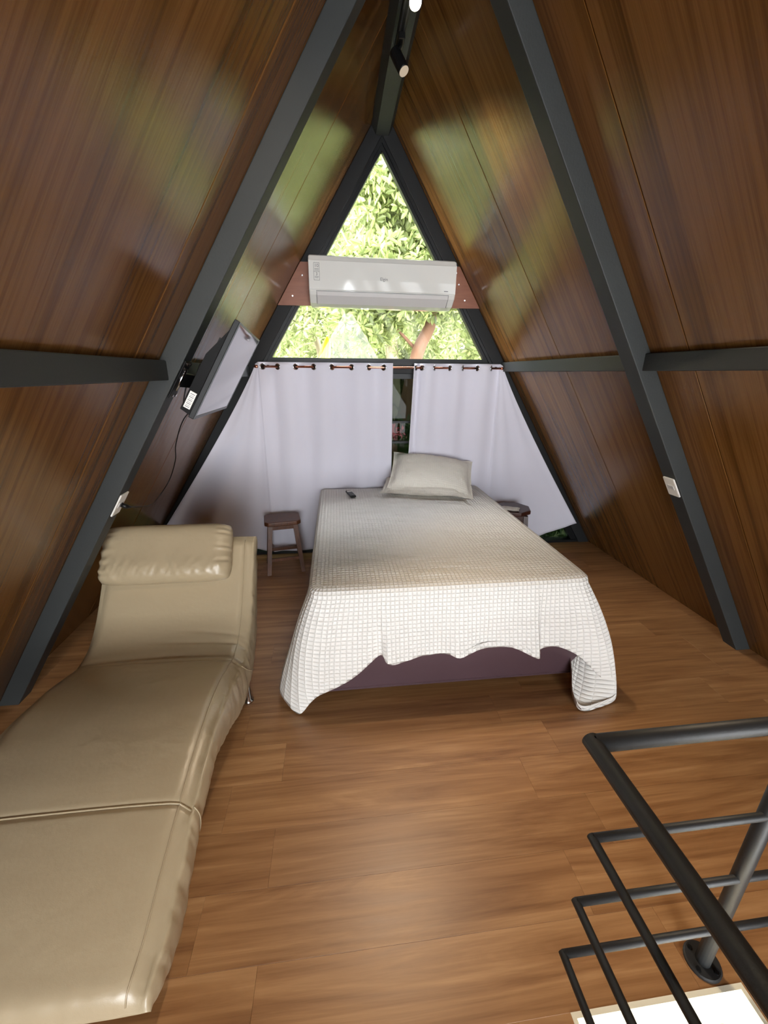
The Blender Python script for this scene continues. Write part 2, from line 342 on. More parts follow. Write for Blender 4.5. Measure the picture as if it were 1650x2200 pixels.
# end gable window -------------------------------------------------
def quad_frame(pts_o, pts_i, y0, y1):
    bm = bmesh.new(); n = len(pts_o)
    for i in range(n):
        j = (i + 1) % n; prism(bm, [(pts_o[i][0], y0, pts_o[i][1]), (pts_o[j][0], y0, pts_o[j][1]), (pts_i[j][0], y0, pts_i[j][1]), (pts_i[i][0], y0, pts_i[i][1])], (0, y1 - y0, 0))
    return bm
RD = .092
def gx(s, z, extra=0): return roof_x(s, z, RD + extra)
zb = 1.655
def apex(extra): return ZR * (1 - (RD + extra) * SL / ZR / W)
w1 = empty('window_1', (XR, YE + .05, zb)); tag(w1, 'tall triangular clear window of the end gable with trees outside', kind='structure')
fo = [(gx(-1, zb), zb), (gx(1, zb), zb), (XR, apex(0))]
fm = [(gx(-1, zb + .03, .02), zb + .03), (gx(1, zb + .03, .02), zb + .03), (XR, apex(.02))]
fi = [(gx(-1, zb + .058, .042), zb + .058), (gx(1, zb + .058, .042), zb + .058), (XR, apex(.042))]
obj('window_frame', quad_frame(fo, fm, YE + .012, YE + .09), M_FRAME, w1)
obj('inner_frame', quad_frame(fm, fi, YE + .03, YE + .08), M_FRAME, w1)
bm = bmesh.new(); prism(bm, [(p[0], YE + .052, p[1]) for p in fm], (0, .006, 0)); obj('pane', bm, M_GLASS, w1)
obj('transom', box(gx(-1, zb) - .05, gx(1, zb) + .05, YE + .002, YE + .098, zb - .06, zb + .004, bev=.004), M_STEELDK, w1)
w2 = empty('window_2', (XR, YE + .05, 0)); tag(w2, 'dark tinted lower window of the end gable behind the white curtains', kind='structure')
bot = .012; top = zb - .06
obj('window_sill', box(gx(-1, 0) - .03, gx(1, 0) + .03, YE + .01, YE + .098, 0, bot + .012), M_FRAME, w2)
obj('head_rail', box(gx(-1, top) - .03, gx(1, top) + .03, YE + .03, YE + .09, top - .04, top), M_FRAME, w2)
for s in (-1, 1):
    bm = bmesh.new(); prism(bm, [(gx(s, bot), YE + .02, bot), (gx(s, bot, .05), YE + .02, bot), (gx(s, top, .05), YE + .02, top), (gx(s, top), YE + .02, top)], (0, .07, 0)); obj('jamb', bm, M_FRAME, w2)
for xm in (-.42, .42, .69, 1.45):
    zt = min(top - .04, ZR * (1 - (abs(xm - XR) + .11) / W)); obj('mullion', box(xm - .02, xm + .02, YE + .03, YE + .085, bot, zt), M_FRAME, w2)
for zz in (1.195, 1.02): obj('glazing_bar', box(.44, .67, YE + .035, YE + .08, zz - .009, zz + .009), M_FRAME, w2)
cuts = [gx(-1, bot, .02), -.42, .42, .69, 1.45, gx(1, bot, .02)]
for a, b in zip(cuts, cuts[1:]):
    zl = min(top, ZR * (1 - (max(XR - a, 0) + .12) / W)); zr_ = min(top, ZR * (1 - (max(b - XR, 0) + .12) / W))
    pts = [(a, YE + .055, bot), (b, YE + .055, bot), (b, YE + .055, max(zr_, bot + .01))]
    for xk in ((XR + W * (1 - top / ZR) - .12), (XR - W * (1 - top / ZR) + .12)):
        if a < xk < b: pts.append((xk, YE + .055, top))
    pts.append((a, YE + .055, max(zl, bot + .01)))
    bm = bmesh.new(); prism(bm, pts, (0, .006, 0)); obj('pane', bm, M_TINT, w2)

# ================================================================== CHAISE LONGUE
def lerp_tab(tab, t):
    for (a, va), (b, vb) in zip(tab, tab[1:]):
        if t <= b: return va + (vb - va) * max(0, (t - a) / (b - a))
    return tab[-1][1]
ch = empty('chaise_longue', (-.86, 1.3, 0)); tag(ch, 'beige leather wave chaise longue along the left wall', 'chaise longue')
# side profile: paired (top, bottom) stations from the foot end to the head end, (y, z)
prof = [((.572, .192), (.585, .165)), ((.592, .235), (.612, .135)), ((.65, .262), (.67, .105)), ((.75, .297), (.76, .095)), ((.87, .332), (.87, .15)), ((.95, .352), (.95, .20)),
        ((1.05, .374), (1.05, .232)), ((1.18, .392), (1.16, .245)), ((1.32, .398), (1.30, .20)), ((1.45, .385), (1.44, .135)), ((1.55, .36), (1.56, .085)), ((1.64, .34), (1.68, .07)),
        ((1.72, .345), (1.80, .085)), ((1.79, .375), (1.90, .13)), ((1.86, .43), (1.98, .22)), ((1.93, .51), (2.06, .34)), ((2.00, .60), (2.13, .48)), ((2.06, .68), (2.19, .60)), ((2.10, .725), (2.22, .675)), ((2.145, .742), (2.20, .715))]
TOPC = catmull([a for a, b in prof], 14); BOTC = catmull([b for a, b in prof], 14)
CX0, CX1 = -1.235, -.462
def chaise_section(tp, bt, n_top=26, n_side=9):
    f_ = max(0, min(1, (.70 - tp[0]) / .14)) ** 2; CX1 = -.462 - .018 * f_; CX0 = -1.235 + .03 * f_
    tp = Vector((0, *tp)); bt = Vector((0, *bt)); d = tp - bt; out = []
    wx = (CX1 - CX0) / 2; cx = (CX0 + CX1) / 2
    for i in range(n_top + 1):           # top, right to left
        u = 1 - 2 * i / n_top; c = .012 * (1 - abs(u) ** 3)
        edge = .035 * max(0, (abs(u) - .88) / .12) ** 2.2
        out.append(Vector((cx + u * (wx - .022), 0, 0)) + tp + d.normalized() * (c - min(edge, d.length * .3)))
    for j in range(1, n_side):           # left side
        v = j / n_side; b = .022 * math.sin(math.pi * v) ** .7
        out.append(Vector((CX0 + .022 - b, 0, 0)) + tp.lerp(bt, v * .92 + .05))
    for i in range(7):
        u = -1 + 2 * i / 6; out.append(Vector((cx + u * (wx - .04), 0, 0)) + bt)
    for j in range(n_side - 1, 0, -1):
        v = j / n_side; b = .022 * math.sin(math.pi * v) ** .7
        out.append(Vector((CX1 - .022 + b, 0, 0)) + tp.lerp(bt, v * .92 + .05))
    return out
secs = [chaise_section(a, b) for a, b in zip(TOPC, BOTC)]
for i, S in enumerate(secs):             # leather creases: across the hip, and puckers at the foot and along the right side
    for k, p in enumerate(S):
        y = p.y
        if k <= 26:
            u = k / 26
            cr = math.exp(-((y - 1.655 - .05 * u * (1 - u)) / .016) ** 2) * .014 + math.exp(-((y - 1.735 - .03 * u) / .009) ** 2) * .010 * max(0, 1 - 1.6 * u) + math.exp(-((y - 1.775 - .06 * u) / .008) ** 2) * .007 * max(0, 1 - 2.2 * u) + math.exp(-((y - 1.615 - .02 * u) / .007) ** 2) * .006
            p.z -= cr * (.4 + .6 * math.sin(math.pi * min(1, u + .1)))
            if y < .66: p.z += .005 * math.sin(p.x * 95 + 3 * noise.noise((p.x * 7, 0, 0))) * (.66 - y) / .1
            if abs(y - .948) < .02: p.z -= .006 * math.exp(-((y - .948) / .007) ** 2)
        elif p.x > -.6: p.x += .004 * noise.noise((p.y * 22, p.z * 14, 1.7)) + .003 * noise.noise((p.y * 50, p.z * 20, 4))
bm = bmesh.new(); R_ = [[bm.verts.new(p) for p in S] for S in secs]; n = len(R_[0])
for A, B in zip(R_, R_[1:]):
    for j in range(n): bm.faces.new((A[j], A[(j + 1) % n], B[(j + 1) % n], B[j]))
bm.faces.new(R_[0]); bm.faces.new(R_[-1][::-1])
obj('body', bm, M_LEATHER, ch, smooth=True)
def on_top(i, k, lift=.0): return secs[i][k] + Vector((0, 0, lift))
bm = tube(bmesh.new(), [on_top(i, 1, .0015) for i in range(6, len(secs) - 10, 2)], .0022, 6); tag(obj('piping', bm, M_LEATHER, ch, smooth=True), 'stitched piping along the right edge')
i93 = min(range(len(secs)), key=lambda i: abs(secs[i][13].y - .948))
bm = tube(bmesh.new(), [on_top(i93, k, .003) for k in range(0, 27)], .003, 6); tag(obj('cross_seam', bm, M_LEATHER, ch, smooth=True), 'raised seam across the leg rest')
bm = tube(bmesh.new(), [secs[i93][k] + Vector((.002, 0, 0)) for k in range(len(secs[0]) - 8, len(secs[0]))], .002, 6); obj('side_seam', bm, M_LEATHER, ch, smooth=True)
i165 = min(range(len(secs)), key=lambda i: abs(secs[i][0].y - 1.62))
bm = tube(bmesh.new(), [secs[min(len(secs) - 1, i165 + 3 * q)][len(secs[0]) - 1 - q] + Vector((.002, 0, 0)) for q in range(8)], .0022, 6); obj('side_seam', bm, M_LEATHER, ch, smooth=True)
for (x, y) in ((-.492, 1.728), (-1.17, 1.735), (-.54, .745), (-1.17, .745)):
    z1 = .10
    bm = tube(bmesh.new(), [(x, y, 0), (x, y, .008), (x, y, .012), (x, y, z1)], [.026, .026, .014, .014], 16); tag(obj('foot', bm, M_CHROME, ch, smooth=True), 'short chrome foot')
def pillow_mesh(name, w, h, t, flange, nx=36, ny=26, wr=.006, seed=0, pinch=.5):
    P = []; UV = []
    def half(sign):
        rows = []; uvs = []
        for i in range(nx + 1):
            row = []; ur = []
            for j in range(ny + 1):
                u = -1 + 2 * i / nx; v = -1 + 2 * j / ny
                fu = w / 2; fv = h / 2
                x = u * fu; y = v * fv
                iu = min(1, abs(x) / (fu - flange)); iv = min(1, abs(y) / (fv - flange))
                z = t / 2 * max(0, (1 - iu ** 3.2)) ** .55 * max(0, (1 - iv ** 3.2)) ** .55
                k = 1 - .045 * (1 - v * v) * abs(u) ** 3; k2 = 1 - .06 * (1 - u * u) * abs(v) ** 3
                nz = noise.noise((x * 9 + seed, y * 9, sign)) + .6 * noise.noise((x * 22, y * 22 + seed, sign))
                edge = max(iu, iv)
                z += wr * nz * (.4 + edge) * (0 if (abs(u) == 1 or abs(v) == 1) else 1)
                if flange and edge >= 1: z = .002 + wr * .7 * nz
                row.append((x * k, y * k2, sign * z if not (abs(u) == 1 or abs(v) == 1) else wr * .7 * nz)); ur.append((x, y))
            rows.append(row); uvs.append(ur)
        return rows, uvs
    a, ua = half(1); b, ub = half(-1); m = ny + 1
    verts = [p for r in a for p in r] + [p for r in b for p in r]; off = (nx + 1) * m; faces = []
    for i in range(nx):
        for j in range(ny):
            q = (i * m + j, (i + 1) * m + j, (i + 1) * m + j + 1, i * m + j + 1); faces.append(q); faces.append(tuple(off + z for z in q[::-1]))
    me = bpy.data.meshes.new(name); me.from_pydata(verts, [], faces); uv = me.uv_layers.new(name='UVMap'); fl = [q for r in ua for q in r] + [q for r in ub for q in r]
    for l in me.loops: uv.data[l.index].uv = fl[l.vertex_index]
    bm = bmesh.new(); bm.from_mesh(me); bmesh.ops.remove_doubles(bm, verts=bm.verts[:], dist=.00005); bm.to_mesh(me); bm.free()
    for p in me.polygons: p.use_smooth = True
    return me
def pose(loc, rx=0, ry=0, rz=0): return Matrix.Translation(loc) @ Matrix.Rotation(rz, 4, 'Z') @ Matrix.Rotation(ry, 4, 'Y') @ Matrix.Rotation(rx, 4, 'X')
def cushion_mesh():
    # plump leather cushion, gathered at its ends and creased along the lower half
    nx, ny, w_, h_, t_ = 84, 48, .64, .31, .135; rowsA = []; rowsB = []
    for sign, rows in ((1, rowsA), (-1, rowsB)):
        for i in range(nx + 1):
            row = []
            for j in range(ny + 1):
                u = -1 + 2 * i / nx; v = -1 + 2 * j / ny; brd = abs(u) == 1 or abs(v) == 1
                z = t_ / 2 * max(0, 1 - abs(u) ** 9) ** .5 * max(0, 1 - abs(v) ** 5) ** .5
                x = u * w_ / 2 * (1 - .05 * abs(v) ** 6); y = v * h_ / 2 * (1 - .09 * abs(u) ** 8)
                gl = math.exp(-((v + .55) / .35) ** 2); ge = max(0, (abs(u) - .70) / .30) ** 1.3
                r1 = 1 - abs(noise.noise((x * 17 + y * 9, y * 7, 3.1 * sign))) * 2; r2 = 1 - abs(noise.noise((x * 34 - y * 14, y * 10, 7.7))) * 2
                wz = gl * (.0065 * r1 + .0035 * r2) + ge * .006 * math.sin(v * 20 + 5 * noise.noise((v * 3, u, 0))) + .0035 * noise.noise((x * 8, y * 8, 1))
                row.append((x, y, sign * (z + (0 if brd else wz * min(1, z * 40)))))
            rows.append(row)
    verts = [p for r in rowsA for p in r] + [p for r in rowsB for p in r]; m = ny + 1; off = (nx + 1) * m; F = []
    for i in range(nx):
        for j in range(ny):
            q = (i * m + j, (i + 1) * m + j, (i + 1) * m + j + 1, i * m + j + 1); F.append(q); F.append(tuple(off + k for k in q[::-1]))
    me = bpy.data.meshes.new('headrest_cushion'); me.from_pydata(verts, [], F)
    bm = bmesh.new(); bm.from_mesh(me); bmesh.ops.remove_doubles(bm, verts=bm.verts[:], dist=.00005); bm.to_mesh(me); bm.free()
    for p in me.polygons: p.use_smooth = True
    return me
hc = link('headrest_cushion', cushion_mesh(), M_LEATHER, world=pose((-.885, 2.035, .705), math.radians(52), 0, 0)); attach(hc, ch); tag(hc, 'plump gathered headrest cushion')

# ================================================================== BED
bed = empty('bed', (.55, 2.58, 0)); tag(bed, 'double box bed with plum vinyl base under the white bedspread', 'bed')
BX0, BX1, BY0, BY1, BT = -.14, 1.245, 1.675, 3.43, .645
obj('base', box(-.165, 1.255, 1.68, 3.44, .065, .36, bev=.012, seg=3), M_PLUM, bed)
obj('bottom_hem', box(-.16, 1.25, 1.684, 3.436, .055, .068, bev=.003), M_PLUM, bed)
obj('mattress', box(BX0 + .02, BX1 - .02, BY0 + .02, BY1 - .01, .36, BT - .014, bev=.05, seg=4), simple('mattress_ticking', (225, 222, 215), .8), bed)
for x in (-.08, .55, 1.17):
    for y in (1.78, 3.34): obj('foot', tube(bmesh.new(), [(x, y, 0), (x, y, .06)], [.022, .03], 14), M_BLACK, bed, smooth=True)
# bedspread: quilted top with a skirt lofted from the mattress edge to the hem
bs = empty('bedspread', (.55, 2.55, BT)); tag(bs, 'white quilted bedspread draped over the bed with its corners reaching the floor', 'bedspread')
ST = [  # (edge point on top), (mid control), (hem)
    ((-.15, 3.42), (-.172, 3.42, .50), (-.172, 3.42, .34)), ((-.15, 2.9), (-.175, 2.9, .50), (-.178, 2.9, .35)), ((-.15, 2.4), (-.175, 2.4, .50), (-.182, 2.4, .34)),
    ((-.15, 2.05), (-.178, 2.05, .48), (-.19, 2.06, .28)), ((-.15, 1.86), (-.195, 1.87, .40), (-.235, 1.88, .16)), ((-.149, 1.76), (-.25, 1.765, .36), (-.34, 1.785, .04)),
    ((-.142, 1.71), (-.245, 1.695, .32), (-.292, 1.66, .028)), ((-.128, 1.684), (-.215, 1.65, .30), (-.228, 1.602, .006)), ((-.10, 1.672), (-.17, 1.63, .32), (-.165, 1.60, .075)),
    ((-.06, 1.668), (-.10, 1.62, .36), (-.115, 1.595, .118)), ((0, 1.668), (-.035, 1.625, .38), (-.045, 1.60, .145)), ((.06, 1.668), (.045, 1.63, .40), (.04, 1.605, .19)),
    ((.12, 1.668), (.112, 1.635, .42), (.108, 1.61, .25)), ((.175, 1.668), (.175, 1.645, .45), (.18, 1.63, .30)), ((.205, 1.668), (.205, 1.63, .44), (.208, 1.595, .275)),
    ((.26, 1.668), (.26, 1.635, .44), (.262, 1.605, .262)), ((.37, 1.668), (.371, 1.645, .45), (.374, 1.62, .284)), ((.50, 1.668), (.50, 1.645, .45), (.504, 1.62, .286)),
    ((.565, 1.668), (.566, 1.635, .44), (.572, 1.602, .272)), ((.68, 1.668), (.683, 1.645, .45), (.686, 1.622, .305)), ((.83, 1.668), (.835, 1.645, .45), (.842, 1.622, .300)),
    ((.955, 1.668), (.965, 1.635, .43), (.975, 1.60, .243)), ((.985, 1.668), (.987, 1.65, .45), (.992, 1.63, .27)), ((1.04, 1.668), (1.05, 1.65, .46), (1.06, 1.625, .288)),
    ((1.10, 1.668), (1.125, 1.645, .45), (1.14, 1.615, .267)), ((1.15, 1.67), (1.20, 1.63, .42), (1.22, 1.60, .215)), ((1.19, 1.672), (1.265, 1.61, .38), (1.31, 1.575, .125)),
    ((1.215, 1.68), (1.32, 1.60, .33), (1.395, 1.545, .045)), ((1.23, 1.69), (1.375, 1.60, .28), (1.375, 1.515, .012)), ((1.238, 1.70), (1.36, 1.64, .26), (1.27, 1.485, .008)),
    ((1.245, 1.72), (1.31, 1.68, .26), (1.175, 1.475, .008)), ((1.249, 1.75), (1.29, 1.73, .28), (1.165, 1.545, .045)), ((1.25, 1.80), (1.285, 1.79, .34), (1.215, 1.66, .12)), ((1.25, 1.90), (1.28, 1.90, .40), (1.285, 1.90, .24)),
    ((1.25, 2.1), (1.275, 2.1, .46), (1.285, 2.1, .32)), ((1.25, 2.5), (1.275, 2.5, .50), (1.28, 2.5, .35)), ((1.25, 2.95), (1.275, 2.95, .50), (1.28, 2.95, .35)), ((1.25, 3.42), (1.27, 3.42, .50), (1.27, 3.42, .34))]
K = 5
topc = catmull([(*a, BT) for a, b, c in ST], K); midc = catmull([b for a, b, c in ST], K); hemc = catmull([c for a, b, c in ST], K)
cen = np.array([.55, 2.55]); P = []; UV = []; arc = 0; prev = None
for k, (t, m, h) in enumerate(zip(topc, midc, hemc)):
    if prev is not None: arc += math.hypot(t[0] - prev[0], t[1] - prev[1]) * 1.0
    prev = t
    cl_ = np.array([min(max(t[0], -.085), 1.185), max(t[1], 1.733)]); o2 = t[:2] - cl_; o2 = o2 / (np.linalg.norm(o2) + 1e-9)
    # path: inset point on top -> rounded edge -> mid -> hem (quadratic between edge and hem through mid)
    inset = np.array([*(t[:2] - o2 * .05), BT + .0005]); e1 = np.array([*(t[:2] - o2 * .02), BT - .001]); e2 = np.array([*t[:2], BT - .012]); e3 = np.array([*(t[:2] + o2 * .006), BT - .035])
    ctrl = 2 * np.array(m) - .5 * (e3 + np.array(h)); row = [inset, e1, e2]
    for q in range(0, 25):
        v = q / 24; row.append((1 - v) ** 2 * e3 + 2 * v * (1 - v) * ctrl + v * v * np.array(h))
    for q, p_ in enumerate(row[3:]):
        v = q / 24; w_ = (.010 * noise.noise((arc * 8, v * 2.5, .3)) + .006 * noise.noise((arc * 22, v * 3, 5))) * v; p_[:2] += o2 * w_
    # turned-in hem
    hin = row[-1].copy(); hin[:2] -= o2 * .006; row.append(hin + np.array([0, 0, .0])); row.append(hin + np.array([0, 0, .03]))
    d = 0; ur = []; pp = row[0]
    for p_ in row: d += float(np.linalg.norm(p_ - pp)); pp = p_; ur.append((arc, d))
    P.append([tuple(p_) for p_ in row]); UV.append(ur)
link('skirt', grid_mesh('skirt', P, UV), M_QUILT, bs)
P = []; UV = []; nx, ny = 70, 90
for i in range(nx + 1):
    row = []; ur = []
    for j in range(ny + 1):
        x = -.118 + 1.332 * i / nx; y = 1.705 + 1.715 * j / ny
        ed = min(x + .118, 1.214 - x, y - 1.705, 3.42 - y); f = min(1, max(0, (ed - .025) / .10))
        wv = .010 * noise.noise((x * 2.2 + 4, y * 6.5, 0)) + .009 * noise.noise((x * 1.6, y * 15 + x * 2, 3)) + .007 * noise.noise((x * 5, y * 26, 9)) * (1 if .1 < x < 1 else .3)
        cr = -.006 * math.exp(-((x - .36 - .02 * math.sin(y * 3)) / .006) ** 2) - .006 * math.exp(-((x - .80) / .006) ** 2) - .004 * math.exp(-((x - .07) / .006) ** 2)
        row.append((x, y, BT - .0005 + f * (.004 + wv + cr))); ur.append((x, y))
    P.append(row); UV.append(ur)
link('top_cover', grid_mesh('top_cover', P, UV), M_QUILT, bs)

# pillows
pm = pillow_mesh('pillow', .70, .48, .20, .03, nx=60, ny=44, wr=.009, seed=2)
p1 = link('pillow', pm, M_PILLOW, world=pose((.785, 3.275, .795), math.radians(27), math.radians(6), math.radians(-12))); tag(p1, 'ivory quilted pillow with flanged edge, on top of another at the bed head', 'pillow', 'pillows at the bed head')
pm2 = pillow_mesh('pillow', .68, .44, .11, .035, seed=11)
p2 = link('pillow', pm2, M_PILLOW, world=pose((.715, 3.255, .712), math.radians(7), 0, math.radians(-14))); tag(p2, 'lower ivory pillow peeking out beneath the upper pillow on the bed', 'pillow', 'pillows at the bed head')
# remote control
rc = empty('remote_control', (.10, 3.20, .65)); RM = pose((.10, 3.20, .662), 0, 0, math.radians(13)); tag(rc, 'small black remote control lying on the white bedspread', 'remote control')
obj('body', box(-.024, .024, -.085, .085, -.009, .009, bev=.008, seg=3), M_BLACK, rc, world=RM, smooth=False)
obj('display', box(-.018, .018, .032, .062, .0088, .0100), M_WHITE, rc, world=RM)
for i in range(4):
    for j in range(3): obj('button', box(-.017 + j * .0125, -.007 + j * .0125, -.07 + i * .021, -.058 + i * .021, .0085, .0108, bev=.001), M_GREY, rc, world=RM)

# ================================================================== STOOLS
def stool(loc, rz, seat, lab, h=.455, top=(.145, .12), mat=M_STOOL, chamfer=.03):
    e = empty('stool', loc); tag(e, lab, 'stool'); M = Matrix.Translation(loc) @ Matrix.Rotation(rz, 4, 'Z')
    a, b = top; c = chamfer; bm = bmesh.new()
    pts = [(a - c, -b, h - .035), (a, -b + c, h - .035), (a, b - c, h - .035), (a - c, b, h - .035), (-a + c, b, h - .035), (-a, b - c, h - .035), (-a, -b + c, h - .035), (-a + c, -b, h - .035)]
    prism(bm, pts, (0, 0, .035)); bmesh.ops.bevel(bm, geom=bm.edges[:], offset=.008, segments=3, profile=.5, affect='EDGES')
    obj('seat', bm, mat, e, world=M)
    legs = {}
    for sx in (-1, 1):
        for sy in (-1, 1):
            bm = bmesh.new(); t = Vector((sx * (a - .045), sy * (b - .04), h - .035)); f = Vector((sx * (a - .005), sy * (b + .005), 0)); q = .0165
            A = [bm.verts.new(f + Vector((i * q, j * q, 0))) for i, j in ((-1, -1), (1, -1), (1, 1), (-1, 1))]; B = [bm.verts.new(t + Vector((i * q * 1.1, j * q * 1.1, 0))) for i, j in ((-1, -1), (1, -1), (1, 1), (-1, 1))]
            bm.faces.new(A[::-1]); bm.faces.new(B)
            for i in range(4): bm.faces.new((A[i], A[(i + 1) % 4], B[(i + 1) % 4], B[i]))
            obj('leg', bm, mat, e, world=M); legs[sx, sy] = (t, f)
    def at(k, z): t, f = legs[k]; return f.lerp(t, z / (h - .035))
    for k1, k2, z in (((-1, -1), (1, -1), .125), ((-1, 1), (1, 1), .125), ((-1, -1), (-1, 1), .17), ((1, -1), (1, 1), .17)):
        p, q = at(k1, z), at(k2, z); bm = bmesh.new(); d = (q - p); nrm = Vector((-d.y, d.x, 0)).normalized() * .009
        prism(bm, [p - nrm + Vector((0, 0, -.013)), p + nrm + Vector((0, 0, -.013)), p + nrm + Vector((0, 0, .013)), p - nrm + Vector((0, 0, .013))], d); obj('stretcher', bm, mat, e, world=M)
    for k1, k2 in (((-1, -1), (1, -1)), ((-1, 1), (1, 1)), ((-1, -1), (-1, 1)), ((1, -1), (1, 1))):
        p, q = at(k1, h - .055), at(k2, h - .055); bm = bmesh.new(); d = (q - p); nrm = Vector((-d.y, d.x, 0)).normalized() * .008
        prism(bm, [p - nrm + Vector((0, 0, -.02)), p + nrm + Vector((0, 0, -.02)), p + nrm + Vector((0, 0, .02)), p - nrm + Vector((0, 0, .02))], d); obj('apron', bm, mat, e, world=M)
    return e
stool((-.475, 3.265, 0), math.radians(10), None, 'brown wooden stool with four splayed legs left of the bed')
stool((1.50, 3.21, 0), math.radians(-18), None, 'dark wooden octagonal-topped stool half hidden on the right of the bed', h=.50, top=(.15, .15), mat=M_DARKWOOD, chamfer=.085)
nm = pillow_mesh('folded_cloth', .15, .09, .022, 0, 14, 10, wr=.004, seed=5)
tag(link('folded_cloth', nm, M_PILLOW, world=pose((1.455, 3.14, .5125), 0, 0, math.radians(-30))), 'small cream folded cloth lying on the dark stool', 'cloth')

# ================================================================== CURTAINS
ROD_Y, ROD_Z = 3.462, 1.642
rod = empty('curtain_rod', (.40, ROD_Y, ROD_Z)); tag(rod, 'rose copper curtain rod across the end gable', 'curtain rod')
obj('rod', tube(bmesh.new(), [(-.60, ROD_Y, ROD_Z), (1.385, ROD_Y, ROD_Z)], .0085, 14), M_COPPER, rod, smooth=True)
obj('finial', tube(bmesh.new(), [(-.625, ROD_Y, ROD_Z), (-.62, ROD_Y, ROD_Z), (-.60, ROD_Y, ROD_Z), (-.595, ROD_Y, ROD_Z)], [.006, .012, .012, .009], 12), M_COPPER, rod, smooth=True)
obj('finial', tube(bmesh.new(), [(1.382, ROD_Y, ROD_Z), (1.385, ROD_Y, ROD_Z), (1.40, ROD_Y, ROD_Z), (1.404, ROD_Y, ROD_Z)], [.009, .012, .012, .006], 12), M_COPPER, rod, smooth=True)
for x in (-.52, .56, 1.34): obj('bracket', box(x - .006, x + .006, ROD_Y, YE + .005, ROD_Z - .004, ROD_Z + .012), M_BLACK, rod)
def curtain(name, label, groms, x_in_top, x_in_bot, flare_top, flare_bot, zhem, side):
    """groms: x of the eyelets along the rod; cloth weaves between them. Beyond the outer eyelet the cloth flares out along the slope."""
    cu = empty(name, ((x_in_top + flare_top) / 2, ROD_Y, ROD_Z)); tag(cu, label, 'curtain', 'white eyelet curtains')
    xs = sorted(groms); n_main = 150; n_fl = 60
    lo, hi = (flare_top, x_in_top) if side < 0 else (x_in_top, flare_top)
    def phase(x):
        if x <= xs[0]: return (x - xs[0]) / (xs[1] - xs[0])
        for k in range(len(xs) - 1):
            if x <= xs[k + 1]: return k + (x - xs[k]) / (xs[k + 1] - xs[k])
        return len(xs) - 1 + (x - xs[-1]) / (xs[-1] - xs[-2])
    cols = []
    for i in range(n_main + 1):
        x = lo + (hi - lo) * i / n_main; cols.append((x, None))
    fl = [(flare_top, (q + 1) / n_fl) for q in range(n_fl)]
    cols = ([c for c in fl[::-1]] + cols) if side < 0 else (cols + fl)
    P = []; nz = 60; ztop = ROD_Z + .034
    for (x, f) in cols:
        row = []; ph = phase(x)
        for j in range(nz + 1):
            v = j / nz
            if f is None:
                xb = x + (x_in_bot - x_in_top) * (1 - abs(x - x_in_top) / (abs(hi - lo))) * v
                zh = zhem(xb); z = ztop + (zh - ztop) * v
                sgn = math.sin(math.pi * ph)
                ysw = (.021 * sgn * first_sign) * (1 - .5 * min(1, v * 1.3))
                y = ROD_Y + ysw + .018 * noise.noise((x * 4.5, v * 1.2, side)) * v + .008 * noise.noise((x * 14 + v * 3, v * 2, side)) * v + .012 * v
                cr = .007 * math.sin(5 * (x + .35 * v) * 2) * v * (1 - v)
                row.append((xb, y + cr, z))
            else:
                xb = flare_top + (flare_bot - flare_top) * f; ft = f * .022
                zh = zhem(xb); xx = flare_top + side * ft + (xb - flare_top - side * ft) * v ** 1.1; z = ztop - .012 * f + (zh - ztop + .012 * f) * v
                y = ROD_Y + .004 + .014 * v * math.sin(f * 15 + 1.5 * noise.noise((f * 4, v, 2))) * (1 - .4 * v) + .012 * v
                row.append((xx, y, z))
        P.append(row)
    me = grid_mesh('cloth', P); cl = link('cloth', me, M_CURT, cu)
    md = cl.modifiers.new('thickness', 'SOLIDIFY'); md.thickness = .0015
    # hem band at the top and eyelets
    for g in xs:
        tn = .021 * math.pi * math.cos(math.pi * phase(g)) * first_sign / (xs[1] - xs[0]); ax = Vector((-tn, 1, 0))
        bm = torus(bmesh.new(), (g, ROD_Y, ROD_Z), ax, .0205, .0048, 20, 8); bmesh.ops.scale(bm, vec=(1, 1, 1), verts=bm.verts[:]); obj('eyelet', bm, M_CHROME, cu, smooth=True)
        bm = bmesh.new(); axn = ax.normalized()
        tube(bm, [Vector((g, ROD_Y, ROD_Z)) - axn * .004, Vector((g, ROD_Y, ROD_Z)) + axn * .0], [.0175, .0175], 18); obj('eyelet_hole', bm, M_BACK, cu, smooth=False)
    return cu
first_sign = 1
curtain('curtain', 'wide white eyelet curtain left of the gap, flaring to the left along the sloping frame', [-.56, -.445, -.305, -.165, -.02, .135, .275, .395], .468, .468, -.592, -1.50,
        lambda x: .055 if x > -.66 else .055 + (-.66 - x) / .84 * .27, -1)
first_sign = 1
curtain('curtain', 'narrower white eyelet curtain right of the gap, pulled out to the right', [.66, .71, .815, .94, 1.055, 1.175, 1.30], .642, .585, 1.375, 2.31,
        lambda x: .085 if x < 1.9 else .085 + min(1, (x - 1.9) / .10) * .05 + max(0, x - 2.0) / .31 * .085, 1)

